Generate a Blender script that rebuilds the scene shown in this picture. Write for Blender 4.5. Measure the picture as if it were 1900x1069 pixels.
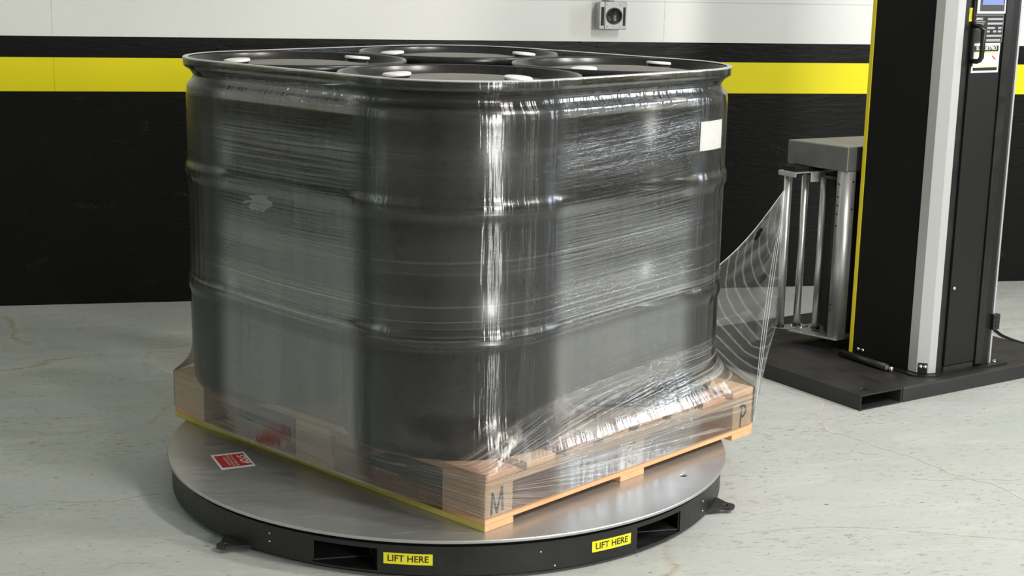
import bpy, bmesh, math, random
import numpy as np
from mathutils import Vector, Matrix
for o in list(bpy.data.objects): bpy.data.objects.remove(o)
SC = bpy.context.scene; COL = SC.collection
PI = math.pi
random.seed(4)

# ------------------------------------------------------------------ camera
H_, YAW, PITCH, ROLL, F_ = 1.36193, 0.2076087, 0.2143319, 0.0208873, 2766.09
cy_, sy_, cp_, sp_ = math.cos(YAW), math.sin(YAW), math.cos(PITCH), math.sin(PITCH)
fw = Vector((sy_*cp_, cy_*cp_, -sp_)); rt = Vector((cy_, -sy_, 0)); up = rt.cross(fw)
r2 = rt*math.cos(ROLL)+up*math.sin(ROLL); u2 = -rt*math.sin(ROLL)+up*math.cos(ROLL)
cd = bpy.data.cameras.new('camera'); cam = bpy.data.objects.new('camera', cd); COL.objects.link(cam)
cam.matrix_world = Matrix(((r2.x, u2.x, -fw.x, 0), (r2.y, u2.y, -fw.y, 0), (r2.z, u2.z, -fw.z, H_), (0, 0, 0, 1)))
cd.sensor_width = 36; cd.lens = F_/1900*36; cd.clip_start = .05
SC.camera = cam

# ------------------------------------------------------------------ world, lights, exposure
SC.view_settings.view_transform = 'Standard'; SC.view_settings.look = 'None'
SC.view_settings.gamma = 1; SC.view_settings.exposure = 0.0; SC.view_settings.use_curve_mapping = False
w = bpy.data.worlds.new('world'); SC.world = w; w.use_nodes = True
w.node_tree.nodes['Background'].inputs[0].default_value = (.9, 1, .97, 1)
w.node_tree.nodes['Background'].inputs[1].default_value = .05
def area(name, loc, target, sx, sy, power, color):
    l = bpy.data.lights.new(name, 'AREA'); l.shape = 'RECTANGLE'; l.size = sx; l.size_y = sy
    l.energy = power; l.color = color
    o = bpy.data.objects.new(name, l); COL.objects.link(o); o.location = loc
    o.rotation_euler = (Vector(target)-Vector(loc)).to_track_quat('-Z', 'Y').to_euler()
    return o
area('ceiling_lamp_near', (2.55, 1.35, 3.4), (1.8, 3.6, .2), .35, 1.1, 86, (1, .955, .885))
area('ceiling_lamp_right', (4.0, 2.1, 3.3), (1.9, 3.7, .2), .35, 1.1, 100, (1, .95, .87))
area('front_wall_fill', (3.2, -2.6, 1.8), (.2, 6.0, 1.0), .8, .9, 185, (1, .985, .95))  # added fill to brighten the back wall evenly; no known fixture
area('window_right', (5.2, 3.5, 2.3), (1.0, 3.9, .5), .35, 1.3, 42, (.74, .86, 1))
area('lamp_left', (-3.6, 3.5, 2.1), (-3.2, 4.4, .0), .12, 1.5, 16, (.70, 1, .92))

# ------------------------------------------------------------------ helpers
class MB:
    def __init__(s): s.bm = bmesh.new()
    def quad(s, pts, mi=0):
        f = s.bm.faces.new([s.bm.verts.new(p) for p in pts]); f.material_index = mi; return f
    def box(s, x0, x1, y0, y1, z0, z1, M=None, bev=0):
        r = bmesh.ops.create_cube(s.bm, size=1)['verts']
        for v in r:
            v.co = Vector(((x0+x1)/2+v.co.x*(x1-x0), (y0+y1)/2+v.co.y*(y1-y0), (z0+z1)/2+v.co.z*(z1-z0)))
        if bev:
            es = list({e for v in r for e in v.link_edges})
            rr = bmesh.ops.bevel(s.bm, geom=es, offset=bev, segments=2, affect='EDGES', profile=.5)
            r = list({v for f in rr['faces'] for v in f.verts} | {v for v in r if v.is_valid})
        if M is not None:
            for v in r: v.co = M @ v.co
        return s
    def prism(s, poly, z0, z1, M=None, smooth=False):
        n = len(poly)
        a = [s.bm.verts.new((p[0], p[1], z0)) for p in poly]; b = [s.bm.verts.new((p[0], p[1], z1)) for p in poly]
        s.bm.faces.new(list(reversed(a))); s.bm.faces.new(b)
        for i in range(n):
            f = s.bm.faces.new((a[i], a[(i+1) % n], b[(i+1) % n], b[i])); f.smooth = smooth
        if M is not None:
            for v in a+b: v.co = M @ v.co
        return s
    def lathe(s, prof, n=64, M=None, smooth=True, cap=True):
        rings = []
        for (r, z) in prof:
            rings.append([s.bm.verts.new((r*math.cos(2*PI*i/n), r*math.sin(2*PI*i/n), z)) for i in range(n)])
        for a, b in zip(rings[:-1], rings[1:]):
            for i in range(n):
                f = s.bm.faces.new((a[i], a[(i+1) % n], b[(i+1) % n], b[i])); f.smooth = smooth
        if cap:
            s.bm.faces.new(list(reversed(rings[0]))); s.bm.faces.new(rings[-1])
        if M is not None:
            for ring in rings:
                for v in ring: v.co = M @ v.co
        return s
    def tube(s, pts, r, n=10, cap=True):
        pts = [Vector(p) for p in pts]; rings = []; up0 = Vector((0, 0, 1))
        for i, p in enumerate(pts):
            t = (pts[min(i+1, len(pts)-1)]-pts[max(i-1, 0)]).normalized()
            if abs(t.dot(up0)) > .95: up0 = Vector((1, 0, 0)) if abs(t.x) < .9 else Vector((0, 1, 0))
            x = t.cross(up0).normalized(); y = t.cross(x)
            rings.append([s.bm.verts.new(p+(x*math.cos(2*PI*k/n)+y*math.sin(2*PI*k/n))*r) for k in range(n)])
        for a, b in zip(rings[:-1], rings[1:]):
            for k in range(n):
                f = s.bm.faces.new((a[k], a[(k+1) % n], b[(k+1) % n], b[k])); f.smooth = True
        if cap: s.bm.faces.new(list(reversed(rings[0]))); s.bm.faces.new(rings[-1])
        return s
    def sphere(s, c, r, sx=1, sy=1, sz=1):
        g = bmesh.ops.create_uvsphere(s.bm, u_segments=14, v_segments=8, radius=r)['verts']
        for v in g: v.co = Vector((c[0]+v.co.x*sx, c[1]+v.co.y*sy, c[2]+v.co.z*sz))
        for v in g:
            for f in v.link_faces: f.smooth = True
        return s
    def build(s, name, mats, parent=None, bevel=0):
        bmesh.ops.recalc_face_normals(s.bm, faces=s.bm.faces[:])
        me = bpy.data.meshes.new(name); s.bm.to_mesh(me); s.bm.free()
        return link(name, me, mats, parent, bevel)
def link(name, me, mats, parent=None, bevel=0):
    if not isinstance(mats, (list, tuple)): mats = [mats]
    for m in mats: me.materials.append(m)
    o = bpy.data.objects.new(name, me); COL.objects.link(o)
    if parent: o.parent = parent
    if bevel:
        b = o.modifiers.new('bevel', 'BEVEL'); b.width = bevel; b.segments = 2; b.limit_method = 'ANGLE'; b.angle_limit = .7
        b.harden_normals = False
    return o
def tag(o, label=None, cat=None, group=None, kind=None):
    if label: o['label'] = label
    if cat: o['category'] = cat
    if group: o['group'] = group
    if kind: o['kind'] = kind
    return o
def empty(name, loc=(0, 0, 0), rz=0):
    o = bpy.data.objects.new(name, None); COL.objects.link(o); o.location = loc; o.rotation_euler = (0, 0, rz)
    o.empty_display_size = .05
    return o
def cut(o, cutter):
    """boolean difference baked into the mesh; the cutter is removed"""
    m = o.modifiers.new('cut', 'BOOLEAN'); m.operation = 'DIFFERENCE'; m.object = cutter; m.solver = 'EXACT'
    dg = bpy.context.evaluated_depsgraph_get(); dg.update()
    me = bpy.data.meshes.new_from_object(o.evaluated_get(dg))
    o.modifiers.remove(m); o.data = me
    bpy.data.objects.remove(cutter)
    return o
def text_mesh(body, size, fn, name, mat, parent, bold=0, align='CENTER', depth=0):
    """real letter outlines; fn maps (x, y) in metres to a 3D point"""
    c = bpy.data.curves.new('t', 'FONT'); c.body = body; c.size = size; c.align_x = align; c.align_y = 'CENTER'
    c.offset = bold; c.resolution_u = 3; c.extrude = depth
    o = bpy.data.objects.new('t', c); COL.objects.link(o)
    dg = bpy.context.evaluated_depsgraph_get(); dg.update()
    me = bpy.data.meshes.new_from_object(o.evaluated_get(dg))
    bpy.data.objects.remove(o)
    for v in me.vertices: v.co = fn(v.co.x, v.co.y) if depth == 0 else fn(v.co.x, v.co.y, v.co.z)
    me.materials.clear()
    return link(name, me, mat, parent)

# ------------------------------------------------------------------ materials
def mat(name, color=(.5, .5, .5), rough=.5, metal=0, spec=.5, coat=0):
    m = bpy.data.materials.new(name); m.use_nodes = True
    b = m.node_tree.nodes['Principled BSDF']
    b.inputs['Base Color'].default_value = (*color, 1); b.inputs['Roughness'].default_value = rough
    b.inputs['Metallic'].default_value = metal; b.inputs['Specular IOR Level'].default_value = spec
    b.inputs['Coat Weight'].default_value = coat
    return m
class NT:
    def __init__(s, m): s.t = m.node_tree; s.b = s.t.nodes.get('Principled BSDF')
    def n(s, typ, **kw):
        x = s.t.nodes.new(typ)
        for k, v in kw.items():
            if hasattr(x, k): setattr(x, k, v)
        return x
    def l(s, a, b): s.t.links.new(a, b)
    def coord(s, kind='Object', scale=(1, 1, 1), rot=(0, 0, 0)):
        t = s.n('ShaderNodeTexCoord'); m = s.n('ShaderNodeMapping'); s.l(t.outputs[kind], m.inputs[0])
        m.inputs['Scale'].default_value = scale; m.inputs['Rotation'].default_value = rot
        return m.outputs[0]
    def noise(s, vec, scale=5, detail=4, rough=.55):
        x = s.n('ShaderNodeTexNoise'); s.l(vec, x.inputs['Vector'])
        x.inputs['Scale'].default_value = scale; x.inputs['Detail'].default_value = detail; x.inputs['Roughness'].default_value = rough
        return x.outputs['Fac']
    def ramp(s, fac, stops):
        x = s.n('ShaderNodeValToRGB'); s.l(fac, x.inputs[0]); e = x.color_ramp.elements
        while len(e) < len(stops): e.new(.5)
        for k, (p, c) in enumerate(stops):
            e[k].position = p; e[k].color = (c, c, c, 1) if isinstance(c, (int, float)) else (*c, 1)
        return x.outputs[0]
    def mix(s, fac, a, b, mode='MIX'):
        x = s.n('ShaderNodeMix', data_type='RGBA'); x.blend_type = mode
        for i, v in ((0, fac), (6, a), (7, b)):
            if isinstance(v, (int, float)): x.inputs[i].default_value = v
            elif isinstance(v, tuple): x.inputs[i].default_value = (*v, 1)
            else: s.l(v, x.inputs[i])
        return x.outputs[2]
    def math(s, op, a, b=0, c=None, clamp=False):
        x = s.n('ShaderNodeMath', operation=op); x.use_clamp = clamp
        for i, v in enumerate((a, b, c)):
            if v is None: continue
            if isinstance(v, (int, float)): x.inputs[i].default_value = v
            else: s.l(v, x.inputs[i])
        return x.outputs[0]
    def bump(s, h, strength=.3, dist=.002):
        x = s.n('ShaderNodeBump'); s.l(h, x.inputs['Height']); x.inputs['Strength'].default_value = strength
        x.inputs['Distance'].default_value = dist
        s.l(x.outputs[0], s.b.inputs['Normal']); return x.outputs[0]
def noisy(name, c1, c2, rough=.5, metal=0, scale=8, stretch=(1, 1, 1), bump=.1, dist=.001, spec=.5, rr=None):
    m = mat(name, c1, rough, metal, spec); t = NT(m)
    v = t.coord('Object', stretch); f = t.noise(v, scale, 6)
    t.l(t.mix(t.ramp(f, [(.35, 0.), (.65, 1.)]), c1, c2), t.b.inputs['Base Color'])
    if bump: t.bump(f, bump, dist)
    if rr: t.l(t.ramp(f, [(.3, rr[0]), (.7, rr[1])]), t.b.inputs['Roughness'])
    return m
M = {}
M['hdpe'] = noisy('black_plastic', (.012, .012, .013), (.02, .02, .021), .26, 0, 30, bump=.05, dist=.0004)
M['lid'] = noisy('dusty_lid', (.10, .092, .082), (.15, .138, .122), .48, 0, 9, (1, 1, 1), bump=.1)
M['white_cap'] = mat('white_cap', (.8, .8, .78), .35)
M['blackp'] = mat('black_cap', (.012, .012, .012), .3)
M['paper'] = noisy('white_paper', (.86, .85, .84), (.78, .77, .76), .6, 0, 60, bump=.05)
M['blackpaint'] = noisy('black_powder_coat', (.007, .007, .0075), (.012, .012, .012), .42, 0, 14, bump=.1, dist=.0004, rr=(.36, .5))
M['basepaint'] = noisy('base_powder_coat', (.016, .0155, .0155), (.026, .025, .0245), .5, 0, 9, bump=.12, dist=.0005, rr=(.42, .6))
M['doorpaint'] = noisy('door_powder_coat', (.010, .010, .0105), (.013, .013, .0135), .45, 0, 300, bump=.15, dist=.0003, spec=.28)
M['darkgap'] = mat('dark_gap', (.004, .004, .004), .6)
M['silver'] = mat('silver_anodised', (.56, .57, .58), .42, .5)
M['steel'] = noisy('brushed_steel', (.46, .47, .47), (.52, .52, .52), .4, .85, 60, (1, 1, .05), bump=0, rr=(.36, .44))
M['greymetal'] = noisy('grey_metal_paint', (.19, .195, .2), (.22, .22, .225), .4, .6, 20, bump=.03)
M['chrome'] = mat('chrome', (.8, .8, .8), .14, 1)
M['yellow'] = mat('yellow_paint', (.72, .6, .02), .45)
M['sign_yellow'] = mat('sign_yellow', (.85, .74, .02), .4)
M['red'] = noisy('sign_red', (.55, .03, .015), (.45, .02, .01), .45, 0, 40, bump=0)
M['ink'] = mat('black_ink', (.01, .01, .01), .5)
M['white_ink'] = mat('white_ink', (.78, .77, .77), .5)
M['grey_ink'] = mat('grey_ink', (.33, .33, .34), .5)
M['rubber'] = mat('rubber', (.012, .012, .012), .6)
M['marker'] = mat('marker_ink', (.07, .08, .10), .7)
M['steelbox'] = noisy('cast_aluminium', (.36, .37, .36), (.44, .44, .44), .5, .45, 25, bump=.1)

# turntable plate: worn grey painted steel
m = mat('turntable_plate', (.5, .5, .5), .4, .78); t = NT(m); v = t.coord('Object')
f1 = t.noise(v, 3, 5); f2 = t.noise(v, 60, 3); f3 = t.noise(t.coord('Object', (1, 5, 1)), 12, 6)
c = t.mix(t.ramp(f1, [(.3, 0.), (.7, 1.)]), (.46, .47, .47), (.54, .545, .54))
c = t.mix(t.ramp(f3, [(.6, 0.), (.72, .5)]), c, (.66, .66, .65))
t.l(c, t.b.inputs['Base Color']); t.l(t.ramp(f3, [(.35, .3), (.7, .42)]), t.b.inputs['Roughness']); t.bump(f2, .05, .0005)
M['plate'] = m

# wood
def wood(name, c1, c2, c3):
    m = mat(name, c1, .7, 0, .3); t = NT(m)
    v = t.coord('UV', (3, 60, 1)); f = t.noise(v, 1.0, 5, .6); g = t.noise(t.coord('Object'), 7, 4); k = t.noise(t.coord('UV', (6, 20, 1)), 1.3, 2)
    c = t.mix(t.ramp(f, [(.3, 0.), (.7, 1.)]), c1, c2)
    c = t.mix(t.ramp(g, [(.55, 0.), (.75, .6)]), c, c3)
    c = t.mix(t.ramp(k, [(.72, 0.), (.78, .7)]), c, (.16, .07, .03))
    t.l(c, t.b.inputs['Base Color']); t.bump(f, .35, .001)
    return m
M['wood'] = wood('pine_wood', (.72, .52, .35), (.63, .42, .26), (.54, .33, .19))
M['wood_b'] = wood('pine_wood_orange', (.78, .48, .27), (.68, .38, .19), (.55, .28, .13))
M['wood2'] = wood('pine_wood_red', (.66, .42, .28), (.55, .31, .19), (.44, .23, .14))
M['wood_greenlit'] = wood('greenlit_skid_wood', (.66, .56, .15), (.55, .46, .10), (.3, .24, .07))  # pine with the greenish light of the left side mixed into its colour

# ------------------------------------------------------------------ setting
YW = 6.018
def wall_mat(name, base, base2, rough, spec, bscale, bstr, seam=True, sheen=None):
    m = mat(name, base, rough, 0, spec); t = NT(m)
    v = t.coord('Object', (1.6, 1.6, 7)); f = t.noise(v, bscale, 7, .62); g = t.noise(t.coord('Object'), 1.3, 4)
    k = t.noise(t.coord('Object', (1, 1, 2.2)), 5.5, 6, .7)
    c = t.mix(t.ramp(g, [(.35, 0.), (.7, 1.)]), base, base2)
    tc = t.n('ShaderNodeTexCoord'); sx = t.n('ShaderNodeSeparateXYZ'); t.l(tc.outputs['Object'], sx.inputs[0])
    a = t.math('ADD', sx.outputs[0], .5525+2.44*5); a = t.math('MODULO', a, 2.44); a = t.math('SUBTRACT', a, 0.0)
    wob = t.noise(t.coord('Object', (0, 0, 9)), 3, 3); a = t.math('ABSOLUTE', t.math('SUBTRACT', a, t.math('MULTIPLY', t.math('SUBTRACT', wob, .5), .01)))
    line = t.math('LESS_THAN', a, .0035)
    zj = t.math('ABSOLUTE', t.math('SUBTRACT', sx.outputs[2], 1.2195)); line = t.math('MAXIMUM', line, t.math('LESS_THAN', zj, .0022))
    c = t.mix(t.math('MULTIPLY', line, .5), c, tuple(x*.55+.004 for x in base))
    t.l(c, t.b.inputs['Base Color'])
    h = t.math('ADD', f, t.math('MULTIPLY', t.ramp(k, [(.62, 0.), (.68, 1.)]), .9)); h = t.math('SUBTRACT', h, t.math('MULTIPLY', line, 1.2))
    t.bump(h, bstr, .003)
    return m
wb = wall_mat('wall_black_paint', (.0034, .0036, .0034), (.0055, .0052, .0048), .36, .2, 9, .85)
wy = wall_mat('wall_yellow_paint', (.86, .75, .010), (.81, .70, .012), .5, .3, 9, .12)
ww = wall_mat('wall_white_paint', (.77, .775, .755), (.72, .725, .705), .55, .3, 9, .22)
ZB = [0, .844, .9739, 1.0547, 5.0]
def wall(name, p0, p1, thick):
    """painted wall with stripe bands from p0 to p1 (2D), thickness outward vector"""
    b = MB(); mi = [0, 1, 0, 2]
    for k in range(4):
        z0, z1 = ZB[k], ZB[k+1]
        q = [(p0[0], p0[1], z0), (p1[0], p1[1], z0), (p1[0], p1[1], z1), (p0[0], p0[1], z1)]
        b.quad(q, mi[k]); b.quad([(x+thick[0], y+thick[1], z) for x, y, z in reversed(q)], mi[k])
    for (px, py) in (p0, p1):
        b.quad([(px, py, 0), (px+thick[0], py+thick[1], 0), (px+thick[0], py+thick[1], 5), (px, py, 5)], 0)
    b.quad([(*p0, 5), (*p1, 5), (p1[0]+thick[0], p1[1]+thick[1], 5), (p0[0]+thick[0], p0[1]+thick[1], 5)], 2)
    b.quad([(*p0, 0), (*p1, 0), (p1[0]+thick[0], p1[1]+thick[1], 0), (p0[0]+thick[0], p0[1]+thick[1], 0)], 0)
    bmesh.ops.remove_doubles(b.bm, verts=b.bm.verts[:], dist=1e-5)
    return tag(b.build(name, [wb, wy, ww]), kind='structure')
XL, XR, YF = -5.2, 5.8, -3.6
wall('wall_back', (XL, YW), (XR, YW), (0, .12))
wall('wall_left', (XL, YF), (XL, YW), (-.12, 0))
wall('wall_right', (XR, YF), (XR, YW), (.12, 0))
wall('wall_front', (XL, YF), (XR, YF), (0, -.12))

# painted concrete floor
m = mat('painted_concrete', (.5, .5, .48), .5, 0, .4); t = NT(m)
v = t.coord('Object'); vs = t.coord('Object', (1.1, 4.5, 1)); vt = t.coord('Object', (1.6, 4.2, 1), (0, 0, .08))
big = t.noise(v, .9, 4); med = t.noise(vs, 3.2, 6, .65); chips = t.noise(vt, 17, 7, .72); fine = t.noise(t.coord('Object', (1.5, 3, 1)), 70, 3)
c = t.mix(t.ramp(big, [(.3, 0.), (.7, 1.)]), (.425, .448, .432), (.48, .498, .484))
# dusty streaks
c = t.mix(t.ramp(med, [(.52, 0.), (.68, .45)]), c, (.56, .55, .51))
# worn flecks concentrated in patches
patch = t.ramp(t.noise(t.coord('Object', (.8, 2.4, 1)), 2.1, 4), [(.45, .0), (.66, 1.)])
fl = t.math('MULTIPLY', t.ramp(chips, [(.555, 0.), (.60, 1.)]), t.math('MULTIPLY_ADD', patch, .75, .25))
c = t.mix(fl, c, (.28, .255, .2))
sp = t.noise(t.coord('Object', (1, 2.6, 1)), 34, 2); 
spm = t.ramp(sp, [(.70, 0.), (.715, .85)])
c = t.mix(spm, c, (.09, .085, .07))
# larger worn-through patches, drawn out along the traffic
bw_ = t.math('MULTIPLY', t.ramp(t.noise(t.coord('Object', (.9, 3.6, 1), (0, 0, .05)), 1.7, 5, .6), [(.56, 0.), (.68, 1.)]), t.ramp(t.noise(t.coord('Object', (1.4, 4, 1)), 26, 5, .7), [(.47, 0.), (.56, 1.)]))
c = t.mix(t.math('MULTIPLY', bw_, .75), c, (.36, .33, .265))
pale = t.ramp(t.noise(t.coord('Object', (1.3, 5, 1)), 40, 4, .6), [(.58, 0.), (.66, .5)])
c = t.mix(pale, c, (.58, .59, .55))
# cracks: voronoi edges warped
vo = t.n('ShaderNodeTexVoronoi', feature='DISTANCE_TO_EDGE'); vo.inputs['Scale'].default_value = .55
wv = t.n('ShaderNodeVectorMath', operation='ADD'); nz = t.n('ShaderNodeTexNoise'); nz.inputs['Scale'].default_value = 2.2; nz.inputs['Detail'].default_value = 6
t.l(v, nz.inputs['Vector']); sc_ = t.n('ShaderNodeVectorMath', operation='SCALE'); t.l(nz.outputs['Color'], sc_.inputs[0]); sc_.inputs['Scale'].default_value = .55
t.l(v, wv.inputs[0]); t.l(sc_.outputs[0], wv.inputs[1]); t.l(wv.outputs[0], vo.inputs['Vector'])
cr = t.ramp(vo.outputs['Distance'], [(0., 1.), (.010, .0)])
crw = t.ramp(vo.outputs['Distance'], [(0., .8), (.035, .0)])
crm = t.ramp(t.noise(v, 2.4, 3), [(.45, 0.), (.62, 1.)])
c = t.mix(t.math('MULTIPLY', crw, t.math('MULTIPLY', crm, .5)), c, (.62, .58, .48))
c = t.mix(t.math('MULTIPLY', cr, t.math('MULTIPLY', crm, t.ramp(chips, [(.4, .25), (.6, 1.)]))), c, (.3, .25, .17))
t.l(c, t.b.inputs['Base Color'])
t.l(t.ramp(med, [(.3, .40), (.7, .62)]), t.b.inputs['Roughness'])
hh = t.math('ADD', t.math('MULTIPLY', chips, 1.0), t.math('MULTIPLY', fine, .25)); hh = t.math('SUBTRACT', hh, t.math('MULTIPLY', cr, .6))
t.bump(hh, .35, .003)
b = MB(); b.box(XL-.12, XR+.12, YF-.12, YW+.12, -.1, 0); floor = tag(b.build('floor', m), kind='structure')
b = MB(); b.box(XL-.12, XR+.12, YF-.12, YW+.12, 5.0, 5.1); tag(b.build('ceiling', mat('ceiling_paint', (.62, .62, .6), .8)), kind='structure')

CR = {'c1': [(1.958, 4.341), (1.877, 4.186), (1.851, 4.133), (1.831, 4.026), (1.859, 3.990), (1.901, 3.911), (1.942, 3.834), (1.978, 3.770), (2.004, 3.690), (2.025, 3.604), (2.048, 3.556), (2.093, 3.519), (2.111, 3.439), (2.113, 3.393), (2.2, 3.1)],
'c2': [(1.822, 4.016), (1.741, 3.975), (1.657, 3.915), (1.596, 3.845), (1.547, 3.823)],
's1': [(1.260, 3.269), (1.374, 3.280), (1.490, 3.284), (1.583, 3.267), (1.695, 3.227), (1.814, 3.177), (1.957, 3.123), (2.6, 2.9)],
'c3': [(1.876, 3.590), (1.954, 3.561), (2.048, 3.556), (2.131, 3.544), (2.188, 3.518)],
'l1': [(-.75, 3.6), (-0.512, 3.673), (-0.466, 3.723), (-0.405, 3.761), (-0.323, 3.733), (-0.243, 3.729), (-0.171, 3.758), (-0.110, 3.781)]}
m_tan = noisy('crack_filler', (.46, .42, .33), (.58, .55, .47), .8, 0, 60, bump=.2); m_dk = noisy('crack_dark', (.24, .23, .2), (.4, .4, .37), .8, 0, 50, bump=.1); m_lt = noisy('patched_seam', (.50, .52, .49), (.42, .45, .42), .6, 0, 40, bump=.2)
for nm, pts_, w0, mt in (('c1', CR['c1'], .0065, m_tan), ('c2', CR['c2'], .004, m_tan), ('c3', CR['c3'], .0035, m_tan), ('s1', CR['s1'], .0011, m_dk), ('l1', CR['l1'], .008, m_lt)):
    rn = random.Random(nm); P_ = []
    for p, q in zip(pts_[:-1], pts_[1:]):
        L_ = math.dist(p, q); k_ = max(2, int(L_/.009))
        for i in range(k_): P_.append((p[0]+(q[0]-p[0])*i/k_, p[1]+(q[1]-p[1])*i/k_))
    b = MB(); prev = None; off = 0
    for i in range(1, len(P_)-1):
        d_ = Vector((P_[i+1][0]-P_[i-1][0], P_[i+1][1]-P_[i-1][1])).normalized(); n_ = Vector((-d_.y, d_.x))
        off = off*.8+rn.uniform(-1, 1)*w0*.5; w1 = w0*rn.uniform(.15, 1.0)*(.5+.5*abs(math.sin(i*.13)))
        a_ = Vector(P_[i])+n_*(off+w1); c_ = Vector(P_[i])+n_*(off-w1)
        cur = (b.bm.verts.new((a_.x, a_.y, .0006)), b.bm.verts.new((c_.x, c_.y, .0006)))
        if prev: b.bm.faces.new((prev[0], prev[1], cur[1], cur[0]))
        prev = cur
    b.build('floor_crack', mt, floor)

# ------------------------------------------------------------------ geometry constants of the load
TH = 0.6137729
A = np.array([math.cos(TH), math.sin(TH)]); B = np.array([-A[1], A[0]])
N0 = np.array([.6073, 3.1257]); LA, LB = 1.0619, 1.2138
ZP = .0993; ZD = .2352; DH = .8725; ZT = ZD+DH
TC = np.array([.6386, 3.8264]); TR = .7464
t2 = TH+.0065807; A2 = np.array([math.cos(t2), math.sin(t2)]); B2 = np.array([-A2[1], A2[0]])
CN = N0+A*(LA/2-.01447)+B*(LB/2+.01298); SPC = .6072/2
DC = {'F': CN-A2*SPC-B2*SPC, 'R': CN+A2*SPC-B2*SPC, 'B': CN+A2*SPC+B2*SPC, 'L': CN-A2*SPC+B2*SPC}

# ------------------------------------------------------------------ turntable
tt = empty('turntable', (TC[0], TC[1], 0))
tag(tt, 'round grey steel turntable with black skirt on the floor under the wooden pallet', 'turntable')
plate = MB().lathe([(TR-.0015, ZP-.008), (TR, ZP-.0065), (TR, ZP-.0015), (TR-.0015, ZP)], 160, smooth=False).build('plate', M['plate'], tt)
hx, hy = 1.178-TC[0], 3.434-TC[1]
ct = MB().lathe([(.0105, -.05), (.0105, .2)], 24, Matrix.Translation((hx, hy, 0))).build('c', M['plate'])
ct.location = (TC[0], TC[1], 0); cut(plate, ct)
skirt = MB().lathe([(.715, .0), (.715, .010), (.7355, .012), (.7355, .081), (.72, .0815), (.72, .0905)], 160, smooth=False).build('skirt', M['blackpaint'], tt)
def pol(r, deg, z=0): return Vector((r*math.cos(math.radians(deg)), r*math.sin(math.radians(deg)), z))
bis = math.radians(-88.5); ax = Vector((math.cos(bis), math.sin(bis))); px = Vector((-ax.y, ax.x))
for (a0, a1) in ((-124.2, -111.85), (-62.1, -49.2)):
    s0 = pol(.7355, a0).xy.dot(px); s1 = pol(.7355, a1).xy.dot(px); s0, s1 = min(s0, s1), max(s0, s1)
    mm = Matrix(((ax.x, px.x, 0, TC[0]), (ax.y, px.y, 0, TC[1]), (0, 0, 1, 0), (0, 0, 0, 1)))
    c_ = MB().box(.2, 1.0, s0, s1, .0165, .0695, mm).build('c', M['blackpaint'])
    cut(skirt, c_)
    # fork tube lining with rim
    mm = Matrix(((ax.x, px.x, 0, 0), (ax.y, px.y, 0, 0), (0, 0, 1, 0), (0, 0, 0, 1)))
    bb = MB(); e0 = min(.735*math.cos(math.asin(max(-1, min(1, s0/.735)))), .735*math.cos(math.asin(max(-1, min(1, s1/.735)))))-.004; w_ = .004
    bb.box(.3, e0, s0, s0+w_, .017, .069, mm); bb.box(.3, e0, s1-w_, s1, .017, .069, mm)
    bb.box(.3, e0, s0+w_, s1-w_, .017, .021, mm); bb.box(.3, e0, s0+w_, s1-w_, .065, .069, mm)
    bb.box(.29, .3, s0+w_, s1-w_, .021, .065, mm)
    o = bb.build('fork_pocket', M['basepaint'], tt, bevel=.0015)
# bolts on the skirt
for (dg_, z) in ((-39.25, .0555), (-39.25, .030), (-82.74, .0576), (-133.5, .062), (-133.5, .042), (-80, .020)):
    p = pol(.7355, dg_, z)
    MB().sphere(p, .0026).build('rivet', M['chrome'], tt)
# anchor tabs
for dg_ in (-31.5, -142.0):
    rr = Matrix.Rotation(math.radians(dg_), 4, 'Z')
    tb = MB().prism([(.70, -.075), (.765, -.022), (.783, -.017), (.79, -.008), (.79, .008), (.783, .017), (.765, .022), (.70, .075)], .010, .017, rr).build('anchor_tab', M['basepaint'], tt)
    ct = MB().lathe([(.007, -.05), (.007, .1)], 20, rr @ Matrix.Translation((.768, 0, 0))).build('c', M['basepaint']); ct.location = (TC[0], TC[1], 0)
    cut(tb, ct)
# lift signs, bent round the skirt
def curved(a0, a1, z0, z1, r, n=16, tilt=0):
    b = MB(); v0 = []; 
    for i in range(n+1):
        a = a0+(a1-a0)*i/n
        v0.append((b.bm.verts.new(pol(r, a, z0+tilt*i/n)), b.bm.verts.new(pol(r, a, z1+tilt*i/n)), b.bm.verts.new(pol(r-.0008, a, z0+tilt*i/n)), b.bm.verts.new(pol(r-.0008, a, z1+tilt*i/n))))
    for p, q in zip(v0[:-1], v0[1:]):
        b.bm.faces.new((p[0], q[0], q[1], p[1])); b.bm.faces.new((p[2], p[3], q[3], q[2]))
        b.bm.faces.new((p[1], q[1], q[3], p[3])); b.bm.faces.new((p[0], p[2], q[2], q[0]))
    for p in (v0[0], v0[-1]): b.bm.faces.new((p[0], p[1], p[3], p[2]))
    return b
for (a0, a1) in ((-110.7, -102.0), (-72.55, -63.75)):
    s_ = curved(a0, a1, .0365, .0628, .7368).build('lift_sign', M['sign_yellow'], tt); s_['label'] = 'yellow sign reading LIFT HERE'
    am = (a0+a1)/2
    text_mesh('LIFT HERE', .0215, lambda x, y: pol(.7372, am+math.degrees(x/.7365), .0496+y), 'lettering', M['ink'], s_, bold=.0003)
# STOP sticker lying on the plate
stk = [Vector((.005, 3.761, 0)), Vector((.091, 3.779, 0)), Vector((.113, 3.660, 0)), Vector((.029, 3.639, 0))]
sc = (stk[0]+stk[2])/2; ex = ((stk[1]-stk[0])+(stk[2]-stk[3])).normalized(); ey = Vector((-ex.y, ex.x, 0))
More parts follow.
